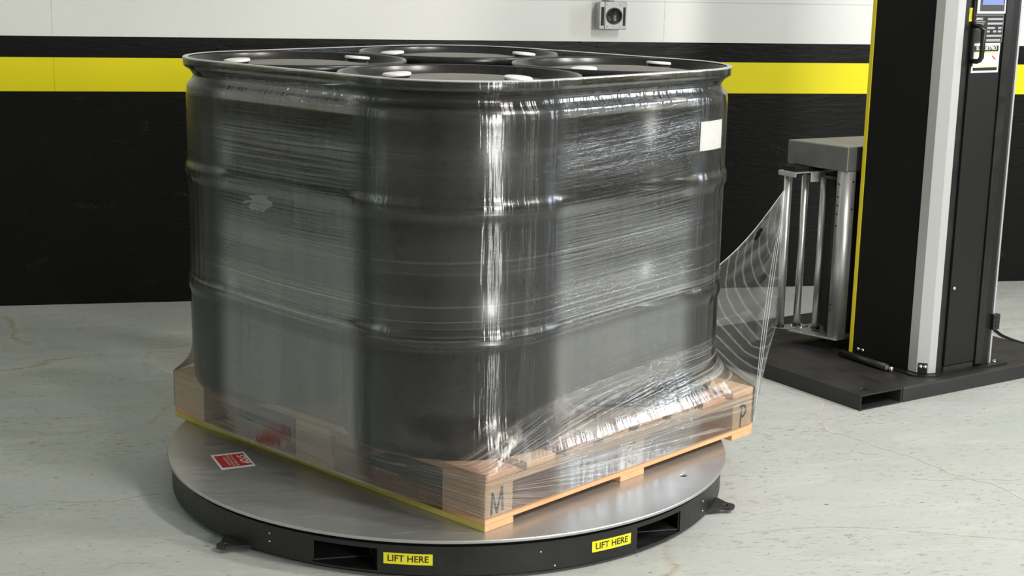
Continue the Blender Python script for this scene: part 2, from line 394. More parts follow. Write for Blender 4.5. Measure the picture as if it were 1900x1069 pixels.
# reading direction: top of the letters towards ex, baseline runs along -ey
def stp(x, y, z=.0): return Vector((sc.x-TC[0], sc.y-TC[1], ZP+z))+ex*x+ey*y
b = MB(); q = [(-.044, -.061), (.044, -.061), (.044, .061), (-.044, .061)]
b.bm.faces.new([b.bm.verts.new(stp(x, y, .0007)) for x, y in q]); lo = [b.bm.verts.new(stp(x, y, .00005)) for x, y in q]
sticker = b.build('stop_sticker', M['white_ink'], tt); sticker['label'] = 'white and red STOP sticker'
def flat(q, z, name, mt, par):
    b = MB(); b.bm.faces.new([b.bm.verts.new(stp(x, y, z)) for x, y in q]); return b.build(name, mt, par)
flat([(-.038, -.047), (.039, -.047), (.039, .049), (-.038, .049)], .001, 'red_panel', M['red'], sticker)
text_mesh('STOP', .029, lambda x, y: stp(y+.026, -x, .0014), 'lettering', M['white_ink'], sticker, bold=.0006)
text_mesh('DO NOT OPERATE\nWITHOUT READING\nINSTRUCTIONS', .0098, lambda x, y: stp(y-.0065, -x, .0014), 'lettering', M['white_ink'], sticker)

# ------------------------------------------------------------------ pallet
pal = empty('wooden_pallet', (N0[0], N0[1], ZP), TH)
tag(pal, 'pine block pallet standing on the round turntable under the four wrapped drums', 'pallet')
def uvbox(x0, x1, y0, y1, z0, z1, name, mt, par, warp=0):
    b = MB(); b.box(x0, x1, y0, y1, z0, z1)
    uv = b.bm.loops.layers.uv.new('UVMap'); L = [x1-x0, y1-y0, z1-z0]; ax_ = int(np.argmax(L)); off = random.random()*20
    for f in b.bm.faces:
        for lp in f.loops:
            co = lp.vert.co; oth = [k for k in range(3) if k != ax_]
            lp[uv].uv = (co[ax_]+off, co[oth[0]]+co[oth[1]]+off)
    return b.build(name, mt, par, bevel=.0018)
xs = (0, LA/2-.045, LA-.095); bw = .095
ys = (0, LB/2-.07, LB-.14); bd = .14
for i, x in enumerate(xs):
    sk_ = uvbox(x, x+bw, 0, LB, 0, .016, 'skid_board', M['wood_b'], pal)
    if i == 0:
        # its outer side carries the left side's greenish light as a yellow tint
        sk_.data.materials.append(M['wood_greenlit'])
        for p_ in sk_.data.polygons:
            if p_.normal.x < -.7: p_.material_index = 1
        sk_['label'] = 'skid board, outer side tinted yellow for the greenish light'
for y in ys: uvbox(0, LA, y, y+bd, .0162, .032, 'bottom_board', M['wood_b'], pal)
letters = {0: 'M', 1: 'C', 2: 'P'}
for j, y in enumerate(ys):
    for i, x in enumerate(xs):
        blk = uvbox(x, x+bw-.003, y+.001, y+bd, .0322, .1012, 'block', M['wood'], pal)
        if j == 0:
            cx_ = x+bw*.47
            strokes = {'M': [[(-.024, -.030), (-.021, .022)], [(-.021, .020), (-.006, -.028), (.010, .030)], [(.010, .030), (.013, -.026)]],
                       'C': [[(.002+.020*math.cos(q_), .021*math.sin(q_)*1.3) for q_ in np.linspace(1.1, 5.1, 14)]],
                       'P': [[(-.010, -.045), (-.004, .026)], [(-.012, .024)]+[(-.002+.018*math.cos(q_), .010+.016*math.sin(q_)) for q_ in np.linspace(1.6, -1.5, 10)]+[(-.008, -.008)]]}[letters[i]]
            mk = MB()
            for st in strokes:
                for (xa, za), (xb, zb) in zip(st[:-1], st[1:]):
                    d_ = Vector((xb-xa, zb-za)).normalized(); n_ = Vector((-d_.y, d_.x))*.0033; e_ = d_*.0015
                    mk.bm.faces.new([mk.bm.verts.new((cx_+px_, y+.0004, .067+pz_)) for px_, pz_ in ((xa-e_.x+n_.x, za-e_.y+n_.y), (xb+e_.x+n_.x, zb+e_.y+n_.y), (xb+e_.x-n_.x, zb+e_.y-n_.y), (xa-e_.x-n_.x, za-e_.y-n_.y))])
            mk.build('marker_letter', M['marker'], blk)
for y in ys: uvbox(0, LA, y, y+bd, .1014, .1176, 'stringer_board', M['wood'], pal)
x = 0
nb = 8; wd = .1; gap = (LA-nb*wd)/(nb-1)
for k in range(nb):
    x0 = k*(wd+gap); uvbox(x0, x0+wd, 0, LB, .1178, .1358, 'deck_board', M['wood2'] if k % 2 == 0 else M['wood'], pal)

# ------------------------------------------------------------------ drums
def drum_profile():
    p = [(.255, .012), (.262, .0), (.272, .001), (.280, .012), (.284, .035)]
    def hoop(h): return [(.284, h-.020), (.2895, h-.014), (.291, h-.007), (.2865, h-.001), (.2865, h+.003), (.291, h+.008), (.2895, h+.015), (.284, h+.021)]
    p += hoop(.285)+hoop(.585)
    p += [(.284, .775), (.283, .793), (.279, .806), (.271, .814), (.262, .819), (.2585, .826), (.261, .834), (.272, .844), (.284, .850), (.2895, .853),
          (.2905, .857), (.2905, .868), (.2885, .8718), (.285, .8725), (.2815, .8715), (.2795, .868), (.277, .850), (.270, .846)]
    return p
CAPS = {'L': ((.16, -165.8), (.2035, 32.4)), 'B': ((.197, -177.1), (.1934, -2.4)), 'R': ((.191, -135.4), (.184, 39.9)), 'F': ((.1553, -39.8), (.150, 179.0))}
LAB = {'F': 'black plastic drum at the near corner of the pallet, under stretch film',
       'R': 'black plastic drum at the right corner, with a square white paper label',
       'B': 'black plastic drum at the back, behind the other three drums',
       'L': 'black plastic drum at the left corner, with a torn scrap of label'}
body_mesh = lid_mesh = cap_mesh = stem_mesh = None
for k in ('F', 'R', 'B', 'L'):
    d = empty('plastic_drum', (DC[k][0], DC[k][1], ZD+.0004)); tag(d, LAB[k], 'drum', 'black plastic drums on the pallet')
    if body_mesh is None:
        o = MB().lathe(drum_profile(), 128, cap=False)
        b0 = [v for v in o.bm.verts if abs(v.co.z-.012) < 1e-5 and v.co.xy.length < .256]
        b0.sort(key=lambda v: math.atan2(v.co.y, v.co.x)); o.bm.faces.new(b0)
        o = o.build('body', M['hdpe'], d); body_mesh = o.data
        o = MB().lathe([(.2705, .842), (.2705, .8465), (.262, .8475), (.235, .849), (.205, .8535), (.16, .8585), (.10, .861), (.03, .862), (.002, .862)], 96).build('lid', M['lid'], d); lid_mesh = o.data
        o = MB().lathe([(.034, .0), (.0345, .004), (.033, .0065), (.03, .0075), (.001, .0075)], 40).build('bung_cap', M['white_cap'], d); cap_mesh = o.data
        cap0 = o
        o = MB().lathe([(.037, .0), (.037, .004), (.031, .006), (.031, .0145)], 40).build('plug', M['blackp'], cap0); stem_mesh = o.data; stem0 = o
    else:
        for nm, me in (('body', body_mesh), ('lid', lid_mesh)):
            o = bpy.data.objects.new(nm, me); COL.objects.link(o); o.parent = d
    for i, (r, a) in enumerate(CAPS[k]):
        if k == 'F' and i == 0: c_, s_ = cap0, stem0
        else:
            c_ = bpy.data.objects.new('bung_cap', cap_mesh); COL.objects.link(c_); c_.parent = d
            s_ = bpy.data.objects.new('plug', stem_mesh); COL.objects.link(s_); s_.parent = c_
        c_.location = pol(r, a, .8635); s_.location = (0, 0, -.0145)
        # the crowned lid tips each cap a little outwards
        c_.rotation_euler = Vector((math.cos(math.radians(a))*.07, math.sin(math.radians(a))*.07, 1)).to_track_quat('Z', 'Y').to_euler()
    if k == 'R':
        curved(-59, -36.5, .9030-ZD, .978-ZD, .2862).build('paper_label', M['paper'], d)['label'] = 'square white paper label'
    if k == 'L':
        b = MB(); pts = []
        rn = random.Random(7)
        base = [(-118.5, .782), (-113, .783), (-109.3, .783), (-108.6, .772), (-106.4, .768), (-106.2, .758), (-108, .752), (-109.5, .749), (-110.8, .741), (-112.6, .742), (-111.6, .751),
                (-113.4, .744), (-114.2, .742), (-115.3, .747), (-116.4, .743), (-118.2, .748), (-118.8, .756), (-117.2, .761), (-118.0, .764), (-121.8, .760), (-121.6, .765), (-119.6, .769), (-117, .770), (-116.6, .773), (-118.2, .776)]
        b.bm.faces.new([b.bm.verts.new(pol(.2864, a, z-ZD)) for a, z in base])
        b.build('torn_label', M['paper'], d)['label'] = 'torn scrap of white label'

# ------------------------------------------------------------------ stretch film
def film_rad(z):
    h = z-ZD
    P = [(-1, .2895), (.02, .288), (.04, .2872), (.26, .2872), (.275, .2935), (.295, .2935), (.31, .2872), (.56, .2872), (.575, .2935), (.595, .2935), (.61, .2872),
         (.785, .2872), (.803, .2845), (.818, .272), (.830, .268), (.842, .276), (.852, .292), (.858, .2935), (2, .2935)]
    for (a, r0), (b_, r1) in zip(P[:-1], P[1:]):
        if a <= h <= b_: return r0+(r1-r0)*(h-a)/(b_-a)
NA, NS = 28, 44
order = ['F', 'R', 'B', 'L']; start = [PI, 1.5*PI, 0, .5*PI]
rc = [(0, 0), (LA, 0), (LA, LB), (0, LB)]
def ring(r, w, z, off=0, push=0):
    """hull ring: w=0 round the drums, w=1 round the pallet edge"""
    pts = []; span = []
    arcs = []
    for k in range(4):
        c = DC[order[k]]; cr = N0+A*rc[k][0]+B*rc[k][1]; ins = (A*(1 if rc[k][0] == 0 else -1)+B*(1 if rc[k][1] == 0 else -1))*.008
        ar = []
        for i in range(NA+1):
            a = start[k]+.5*PI*i/NA; dv = A2*math.cos(a)+B2*math.sin(a); dp = A*math.cos(a)+B*math.sin(a)
            q = (c+dv*r)*(1-w)+(cr+ins+dp*(.0135+off))*w
            if push > 0:
                # never inside the drum that overhangs the deck
                e_ = q-c; l = np.linalg.norm(e_)
                if l < r: q = q*(1-push)+(c+e_/l*r)*push
            ar.append(q)
        arcs.append(ar)
    for k in range(4):
        for i in range(NA+1): pts.append(arcs[k][i]); span.append(0.)
        p, q = arcs[k][-1], arcs[(k+1) % 4][0]
        for i in range(1, NS):
            t_ = i/NS; pts.append(p*(1-t_)+q*t_); dd = min(t_, 1-t_)*.6; s = min(1, max(0, dd-.01)/.07); span.append(s*s*(3-2*s))
    return pts, span
zs = [.1335, .150, .168, .186, .205, .222]+[ZD+.0+.13*(i/22)**1.0 for i in range(23)]
zs += list(np.linspace(ZD+.135, ZD+.775, 100))+list(np.linspace(ZD+.78, ZT+.0015, 30))
rings = []; spans = None; us = None; rnd = np.random.RandomState(3)
phi = None
def hull(P):
    P = sorted(map(tuple, P)); 
    def half(Q):
        h = []
        for q in Q:
            while len(h) > 1 and (h[-1][0]-h[-2][0])*(q[1]-h[-2][1])-(h[-1][1]-h[-2][1])*(q[0]-h[-2][0]) <= 0: h.pop()
            h.append(q)
        return h
    a = half(P); b_ = half(P[::-1]); return np.array(a[:-1]+b_[:-1])
def resample(Hl):
    """hull boundary seen from the centre of the load at the fixed bearings phi"""
    an = np.unwrap(np.arctan2(Hl[:, 1]-CN[1], Hl[:, 0]-CN[0])); out = []
    if an[-1] < an[0]: Hl = Hl[::-1]; an = an[::-1]
    k0 = int(np.floor((phi[0]-an[0])/(2*PI))); an = an+2*PI*k0
    an = np.concatenate([an, an+2*PI, [an[0]+4*PI]]); HH = np.concatenate([Hl, Hl, Hl[:1]])
    for f_ in phi:
        k = int(np.searchsorted(an, f_, side='right'))-1; p, q = HH[k], HH[(k+1) % len(HH)]
        d_ = np.array([math.cos(f_), math.sin(f_)]); e_ = q-p; den = d_[0]*e_[1]-d_[1]*e_[0]; v_ = p-CN
        out.append(CN+d_*((v_[0]*e_[1]-v_[1]*e_[0])/den) if abs(den) > 1e-9 else p)
    return out
_r, _ = ring(.2872, 0, 0); _r = np.array(_r); phi = np.unwrap(np.arctan2(_r[:, 1]-CN[1], _r[:, 0]-CN[0]))
def drum_pts(r):
    return [DC[k]+r*np.array([math.cos(a_), math.sin(a_)]) for k in order for a_ in np.linspace(0, 2*PI, 129)[:-1]]
for z in zs:
    w_ = 1.0 if z <= ZD else max(0, 1-(z-ZD)/.125)**2.4
    pts, spans = ring(film_rad(max(z, ZD)), w_, z, .0, 1.0 if z >= ZD-.001 else .6+.4*(z-.13)/(ZD-.13))
    if z < ZD+.12:
        rr0 = film_rad(max(z, ZD)); kk = 1.0 if z >= ZD-.001 else (z-.10)/(ZD-.10)
        pts, spans = ring(rr0, w_, z); pts = resample(hull(list(pts)+drum_pts(rr0-.035*(1-kk))))
    rings.append((np.array(pts), z))
for (rr_, dz) in ((.2925, .0025), (.288, .0032), (.2825, .0030), (.2800, .0015)):
    pts, _ = ring(rr_, 0, 0); rings.append((np.array(pts), ZT+dz))
ref, _ = ring(.2872, 0, 0); ref = np.array(ref); n = len(ref)
seg = np.linalg.norm(np.roll(ref, -1, 0)-ref, axis=1); U = np.concatenate([[0], np.cumsum(seg)])
# position along the right-hand face measured from the near corner
verts = []; spanv = []; wet = []
sag = rnd.rand(8)*6.28
for (pts, z) in rings:
    for i, p in enumerate(pts):
        # hand-tight film is not perfectly flat: spans dip in by a few millimetres between the drums
        s = spans[i]; cdir = CN-p; cdir = cdir/np.linalg.norm(cdir)
        hz_ = z-ZD; onh = .0063*s if (.262 < hz_ < .308 or .562 < hz_ < .608) else 0
        edge_ = max(0, min(1, (hz_-.12)/.12))*max(0, min(1, (.80-hz_)/.12))
        dip = s*edge_*(.003+.0012*math.sin(z*9+U[i]*2.1)+.0004*math.sin(z*41+U[i]*5))+max(0, film_rad(z)-.2872)*s*(1 if .25 < hz_ < .62 else 0)*.9
        q = p+cdir*dip
        verts.append((q[0], q[1], z)); spanv.append(s)
faces = []; fu = []
nr = len(rings)
for j in range(nr-1):
    for i in range(n):
        i2 = (i+1) % n
        faces.append((j*n+i, j*n+i2, (j+1)*n+i2, (j+1)*n+i)); fu.append((j, i))
me = bpy.data.meshes.new('stretch_film'); me.from_pydata(verts, [], faces)
uv = me.uv_layers.new(name='UVMap'); uv2 = me.uv_layers.new(name='flow')
uN = U[NA//2]; 
def flow(u, p, z):
    s = float((p-N0) @ A); tside = float((p-N0) @ B)
    f = z+.035*math.sin(2*PI*u/U[n]+1.755)+.005*math.sin(2*PI*u/U[n]*3+z*5)
    if tside < .35 and s > -.05 and u < U[2*NA+NS]:
        th = math.atan2(z-.215, s+.12)
        k = min(1, max(0, (.80-th)/.3)); k = k*k*(3-2*k)
        kz = min(1, max(0, (.44-z)/.12)); k *= kz*kz*(3-2*kz)
        f = f*(1-k)+(.05+th*.62)*k
    return f
for fi, (j, i) in enumerate(fu):
    for c_, (jj, ii, uu) in enumerate(((j, i, U[i]), (j, (i+1) % n, U[i+1]), (j+1, (i+1) % n, U[i+1]), (j+1, i, U[i]))):
        li = fi*4+c_; z = rings[jj][1]; z_ = z
        uv.data[li].uv = (uu, z); uv2.data[li].uv = (uu, flow(uu, rings[jj][0][ii], z))
at = me.attributes.new('span', 'FLOAT', 'POINT'); at.data.foreach_set('value', spanv)
fanv = []
for (pts, z) in rings:
    for i, p in enumerate(pts):
        sa = float((p-N0) @ A); sb = float((p-N0) @ B)
        fanv.append(1.0 if sb < .30 and sa > .0 else (.3+.7*max(0, 1-sb/.25) if sb < .25 else .3))
at = me.attributes.new('fan', 'FLOAT', 'POINT'); at.data.foreach_set('value', fanv)
lipv = [1.0 if v[2] > ZT+.001 else 0.0 for v in verts]
at = me.attributes.new('lip', 'FLOAT', 'POINT'); at.data.foreach_set('value', lipv)
for p in me.polygons: p.use_smooth = True
me.validate()

ANROT = 0.0
def film_mat(name, base_haze, span_haze, gloss, span_gloss, rough, bump_s, web=False):
    m = bpy.data.materials.new(name); m.use_nodes = True; T = m.node_tree; T.nodes.clear(); t = NT(m)
    out = t.n('ShaderNodeOutputMaterial')
    def uvn(nm, sc_):
        u = t.n('ShaderNodeUVMap'); u.uv_map = nm; mp = t.n('ShaderNodeMapping'); t.l(u.outputs[0], mp.inputs[0]); mp.inputs['Scale'].default_value = (*sc_, 1); return mp.outputs[0]
    F2 = 'flow' if not web else 'UVMap'
    s1 = t.noise(uvn(F2, (2.2, 150)), 1, 4, .6); s3 = t.noise(uvn(F2, (.8, 34)), 1, 3, .5)
    vert = t.noise(uvn('UVMap', (16, 1.0)), 1, 4, .6); v2 = t.noise(uvn('UVMap', (38, .8)), 1, 2, .5)
    h = t.math('ADD', t.math('MULTIPLY', s1, .6), t.math('MULTIPLY', s3, .35))
    if not web: h = t.math('ADD', h, t.math('ADD', t.math('MULTIPLY', vert, 8.5), t.math('MULTIPLY', v2, 1.2)))
    bp = t.n('ShaderNodeBump'); t.l(h, bp.inputs['Height']); bp.inputs['Strength'].default_value = bump_s; bp.inputs['Distance'].default_value = .0016
    # rope-like bunched edges of each turn
    ropes = t.noise(uvn(F2, (.25, 120)), 1, 2, .5)
    sep = t.n('ShaderNodeSeparateXYZ'); t.l(uvn(F2, (1, 1)), sep.inputs[0]); Z = sep.outputs[1]
    sep0 = t.n('ShaderNodeSeparateXYZ'); t.l(uvn('UVMap', (1, 1)), sep0.inputs[0]); Z0 = sep0.outputs[1]
    def band(z0, z1, soft=.004, Z=Z):
        a = t.n('ShaderNodeMapRange'); a.interpolation_type = 'SMOOTHSTEP'; t.l(Z, a.inputs[0]); a.inputs[1].default_value = z0-soft; a.inputs[2].default_value = z0+soft
        b = t.n('ShaderNodeMapRange'); b.interpolation_type = 'SMOOTHSTEP'; t.l(Z, b.inputs[0]); b.inputs[1].default_value = z1-soft; b.inputs[2].default_value = z1+soft
        return t.math('SUBTRACT', a.outputs[0], b.outputs[0])
    tr = t.n('ShaderNodeBsdfTransparent'); tr.inputs[0].default_value = (.95, .96, .96, 1)
    df = t.n('ShaderNodeBsdfDiffuse'); df.inputs[0].default_value = (.80, .82, .82, 1)
    gl = t.n('ShaderNodeBsdfAnisotropic'); gl.inputs[0].default_value = (1, 1, 1, 1); gl.inputs['Roughness'].default_value = rough
    if not web:
        at0 = t.n('ShaderNodeAttribute'); at0.attribute_name = 'span'; t.l(t.math('MULTIPLY_ADD', at0.outputs['Fac'], -.075, .13), gl.inputs['Roughness'])
    gl.inputs['Anisotropy'].default_value = .88; gl.inputs['Rotation'].default_value = ANROT
    tg = t.n('ShaderNodeTangent'); tg.direction_type = 'UV_MAP'; tg.uv_map = 'UVMap'; t.l(tg.outputs[0], gl.inputs['Tangent']); t.l(bp.outputs[0], gl.inputs['Normal'])
    lw = t.n('ShaderNodeFresnel'); lw.inputs['IOR'].default_value = 1.45
    if not web:
        at = t.n('ShaderNodeAttribute'); at.attribute_name = 'span'; SP = at.outputs['Fac']
        lp = t.n('ShaderNodeAttribute'); lp.attribute_name = 'lip'
        fa = t.n('ShaderNodeAttribute'); fa.attribute_name = 'fan'
        fanz = t.math('MULTIPLY', band(-.5, .285, .035), fa.outputs['Fac'])
        hz = t.math('MULTIPLY_ADD', SP, span_haze, base_haze)
        hz = t.math('MULTIPLY', hz, t.math('MULTIPLY_ADD', vert, .9, .55))
        rope_b = t.math('ADD', band(.535, .650, .02), t.math('MULTIPLY', band(.70, .745, .012), .6)); rope_b = t.math('ADD', rope_b, t.math('MULTIPLY', band(.955, .99, .008), .35))
        rp = t.math('MULTIPLY', t.ramp(ropes, [(.55, 0.), (.63, 1.)]), rope_b)
        hz = t.math('ADD', hz, t.math('MULTIPLY', rp, t.math('MULTIPLY_ADD', SP, .17, .07)))
        fan = t.math('MULTIPLY', t.ramp(s1, [(.50, 0.), (.64, 1.)]), fanz)
        hz = t.math('ADD', hz, t.math('MULTIPLY', fan, .28))
        hz = t.math('ADD', hz, t.math('MULTIPLY', lp.outputs['Fac'], .5), clamp=True)
        # number of film layers sets how strongly the sheet mirrors the room
        lay = t.math('ADD', t.math('MULTIPLY_ADD', band(.30, .505), .14, .86), t.math('MULTIPLY', band(.60, .80), .12))
        lay = t.math('SUBTRACT', lay, t.math('MULTIPLY', band(.515, .555), .16)); lay = t.math('SUBTRACT', lay, t.math('MULTIPLY', band(.985, 1.2, .006), .2))
        g = t.math('MULTIPLY_ADD', SP, span_gloss, gloss)
        g = t.math('MULTIPLY', g, t.math('MULTIPLY', lay, t.math('MULTIPLY_ADD', vert, .5, .75)))
        g = t.math('MULTIPLY_ADD', lw.outputs[0], .9, g, clamp=True)
    else:
        u_ = t.n('ShaderNodeUVMap'); u_.uv_map = 'arc'; wv_ = t.n('ShaderNodeTexWave', wave_type='RINGS', rings_direction='SPHERICAL'); t.l(u_.outputs[0], wv_.inputs[0])
        wv_.inputs['Scale'].default_value = 3.6; wv_.inputs['Distortion'].default_value = .8; wv_.inputs['Detail'].default_value = 1; wv_.inputs['Detail Scale'].default_value = 1
        edge = t.n('ShaderNodeAttribute'); edge.attribute_name = 'edge'
        hz = t.math('MULTIPLY_ADD', t.ramp(wv_.outputs['Fac'], [(.86, 0.), (.98, 1.)]), .17, base_haze)
        hz = t.math('ADD', hz, t.math('MULTIPLY', t.ramp(s1, [(.55, 0.), (.7, 1.)]), .05))
        hz = t.math('ADD', hz, t.math('MULTIPLY', edge.outputs['Fac'], .28), clamp=True)
        g = t.math('MULTIPLY_ADD', lw.outputs[0], .5, gloss, clamp=True)
    mx = t.n('ShaderNodeMixShader'); t.l(hz, mx.inputs[0]); t.l(tr.outputs[0], mx.inputs[1]); t.l(df.outputs[0], mx.inputs[2])
    cur = mx.outputs[0]
    m2 = t.n('ShaderNodeMixShader'); t.l(g, m2.inputs[0]); t.l(cur, m2.inputs[1]); t.l(gl.outputs[0], m2.inputs[2]); cur = m2.outputs[0]
    if not web:
        # hard crinkles that catch the lamps as short dashes
        d1 = t.noise(uvn(F2, (12, 230)), 1, 3, .6); d2 = t.noise(uvn('UVMap', (11, 6)), 1, 3, .55)
        hh = t.math('ADD', d1, t.math('MULTIPLY', d2, 2.2)); hh = t.math('ADD', hh, t.math('MULTIPLY', s3, 1.2))
        b2 = t.n('ShaderNodeBump'); t.l(hh, b2.inputs['Height']); b2.inputs['Strength'].default_value = 1.0; b2.inputs['Distance'].default_value = .0034
        g2 = t.n('ShaderNodeBsdfAnisotropic'); g2.inputs['Roughness'].default_value = .09; g2.inputs['Anisotropy'].default_value = 0; t.l(b2.outputs[0], g2.inputs['Normal'])
        zone = t.math('ADD', t.math('MULTIPLY', fanz, .30), t.math('MULTIPLY', band(.90, .995, .03), .16)); zone = t.math('ADD', zone, t.math('MULTIPLY', rope_b, .12))
        f2 = t.math('MULTIPLY', t.math('MULTIPLY_ADD', SP, .85, .15), t.math('ADD', zone, .025))
        f2 = t.math('MULTIPLY', f2, t.ramp(s1, [(.38, .1), (.6, 1.)]))
        m3 = t.n('ShaderNodeMixShader'); t.l(f2, m3.inputs[0]); t.l(cur, m3.inputs[1]); t.l(g2.outputs[0], m3.inputs[2]); cur = m3.outputs[0]
    t.l(cur, out.inputs[0])
    return m
FM = film_mat('stretch_film', .005, .008, .045, .20, .045, .4)
WM = film_mat('stretch_film_web', .012, 0, .0, 0, .08, .03, web=True)
fe = empty('stretch_film', (CN[0], CN[1], .13))
tag(fe, 'clear stretch film wound round the four drums and pallet, trailing to the roller carriage', 'plastic wrap')
fo = link('wrap', me, FM, fe); fo.matrix_parent_inverse = Matrix.Translation((-CN[0], -CN[1], -.13))
fo['label'] = 'film wound tightly round the load'

# ------------------------------------------------------------------ wrapper mast (local frame: x along the front of the base, y to the rear)
MA = math.radians(21.5); M0 = Vector((2.019, 4.207, 0))
mast = empty('wrapping_machine_mast', M0, MA)
tag(mast, 'tall black mast on a flat steel base with a grey film roller carriage', 'wrapping machine')
MM = Matrix.Translation(M0) @ Matrix.Rotation(MA, 4, 'Z')
ZS = .0512; XE = 1.027; YE = .93; TS = 2.4
# base: fork tube strip on the left (open at the near end) and the wide slab beside it
base1 = MB().box(0, .1875, 0, YE, 0, ZS).build('fork_tube', M['basepaint'], mast)
bpy.context.view_layer.update()
c_ = MB().box(.0045, .183, -.1, YE-.02, .0045, ZS-.0048, MM).build('c', M['basepaint']); cut(base1, c_)
c_ = MB().lathe([(.0095, .03), (.0095, .1)], 20, MM @ Matrix.Translation((.061, .05, 0))).build('c', M['basepaint']); cut(base1, c_)
base2 = MB().box(.191, XE, -.003, YE-.35, 0, ZS, bev=.006).build('base_slab', M['basepaint'], mast)
base3 = MB().box(.191, XE-.3, YE-.349, YE, 0, ZS, bev=.004).build('base_slab', M['basepaint'], mast)
# foot plate and column
MB().prism([(.318, .40), (.318, .075), (.345, .045), (.38, .030), (.733, .026), (.733, .40)], ZS+.0002, ZS+.0062).build('foot_plate', M['blackpaint'], mast)
z0 = ZS+.0064
MB().prism([(.352, .12), (.40, .07), (.42, .066), (.668, .066), (.668, .39), (.352, .39)], z0, TS).build('column', M['blackpaint'], mast)
MB().box(.347, .3518, .122, .376, z0+.004, TS).build('side_panel', noisy('matte_black_panel', (.005, .005, .005), (.007, .007, .007), .75, 0, 5, bump=0, spec=.2), mast)
MB().box(.3445, .3517, .3765, .391, z0, TS).build('yellow_edge_strip', M['yellow'], mast)
# silver extruded corner
MB().prism([(.3455, .1215), (.3455, .085), (.372, .056), (.396, .0495), (.399, .0495), (.399, .069), (.352, .1195)], z0+.002, TS).build('corner_profile', M['silver'], mast)
bz = z0+.030
cr_ = Matrix.Translation((.3585, .0705, 0)) @ Matrix.Rotation(math.radians(-47.6), 4, 'Z')
MB().box(-.0155, .0155, -.0012, .002, z0+.001, z0+.036, cr_).build('corner_bracket', M['blackp'], mast)
for dx in (-.007, .0075):
    MB().sphere(cr_ @ Vector((dx, -.0035, z0+.024)), .0068, sz=1).build('bolt', M['chrome'], mast)
# front: recess, door, ridge and trim
MB().box(.3995, .437, .058, .0655, z0, TS).build('door_frame', M['blackpaint'], mast)
door = MB().box(.4405, .587, .050, .0655, z0+.018, TS-.05, bev=.002).build('door', M['doorpaint'], mast)
MB().box(.589, .6245, .044, .0655, z0+.006, TS, bev=.002).build('door_frame', M['blackpaint'], mast)
MB().box(.6265, .659, .050, .0655, z0, TS, bev=.001).build('door_frame', M['doorpaint'], mast)
MB().box(.669, .677, .052, .39, z0, TS).build('trim', M['silver'], mast)
MB().box(.44, .587, .052, .0655, z0, z0+.016).build('kick_plate', M['basepaint'], mast)
# door handle
hp = []
for (x_, y_, z_) in ((.446, .052, 1.198), (.446, .028, 1.198), (.4465, .018, 1.194), (.447, .012, 1.185), (.447, .011, 1.14), (.447, .012, 1.10), (.4465, .018, 1.091), (.446, .028, 1.087), (.446, .052, 1.087)): hp.append((x_, y_, z_))
h_ = MB().tube(hp, .0082, 12).build('handle', M['blackp'], door)
MB().box(.4415, .4515, .0465, .0502, 1.07, 1.215, bev=.0012).build('handle_plate', M['blackp'], h_)
MB().lathe([(.006, 0), (.006, .006), (.0045, .008)], 20, Matrix.Translation((.452, .0503, .343)) @ Matrix.Rotation(PI/2, 4, 'X')).build('lock', M['chrome'], door)
def fr(x, z, y=.0496): return Vector((x, y, z))
def plate_f(x0, x1, z0_, z1_, name, mt, par, y=.0495, th=.0008):
    return MB().box(x0, x1, y-th, y, z0_, z1_).build(name, mt, par)
# control screen
scr = MB().box(.4505, .586, .0455, .0499, 1.236, 1.44, bev=.0015).build('control_panel', noisy('panel_white', (.6, .6, .6), (.65, .65, .65), .4, 0, 5, bump=0), door)
plate_f(.461, .578, 1.244, 1.43, 'bezel', mat('bezel_grey', (.045, .045, .048), .4), scr, y=.0454)
e_ = mat('screen_glow', (.05, .07, .2), .3); e_.node_tree.nodes['Principled BSDF'].inputs['Emission Color'].default_value = (.28, .36, .85, 1); e_.node_tree.nodes['Principled BSDF'].inputs['Emission Strength'].default_value = .8
plate_f(.471, .571, 1.266, 1.42, 'screen', e_, scr, y=.0445)
plate_f(.469, .573, 1.2645, 1.2665, 'screen_rim', M['grey_ink'], scr, y=.0445)
# instruction label with grey bars
ins = plate_f(.4465, .5835, 1.146, 1.2325, 'instruction_label', mat('label_black', (.014, .014, .014), .45), door)
plate_f(.4465, .5835, 1.2312, 1.2325, 'border', M['grey_ink'], ins, y=.0486, th=.0003); plate_f(.4465, .5835, 1.146, 1.1472, 'border', M['grey_ink'], ins, y=.0486, th=.0003)
plate_f(.582, .5835, 1.147, 1.231, 'border', M['grey_ink'], ins, y=.0486, th=.0003)
for (x0, x1, z_) in ((.507, .580, 1.219), (.507, .580, 1.205), (.507, .545, 1.191), (.560, .577, 1.191), (.507, .521, 1.180), (.537, .552, 1.180), (.560, .577, 1.180), (.507, .580, 1.166), (.507, .575, 1.1525)):
    plate_f(x0, x1, z_-.0032, z_+.0032, 'grey_bar', M['grey_ink'], ins, y=.0486, th=.0003)
for i_, z_ in enumerate((1.2115, 1.2065, 1.2015, 1.194, 1.189)):
    plate_f(.4515, .496-.004*i_, z_-.001, z_+.001, 'text_line', M['grey_ink'], ins, y=.0486, th=.0003)
text_mesh('ARPAC', .0105, lambda x, y: fr(.4515+x, 1.2195+y, .0484), 'lettering', M['white_ink'], ins, align='LEFT', bold=.0002)
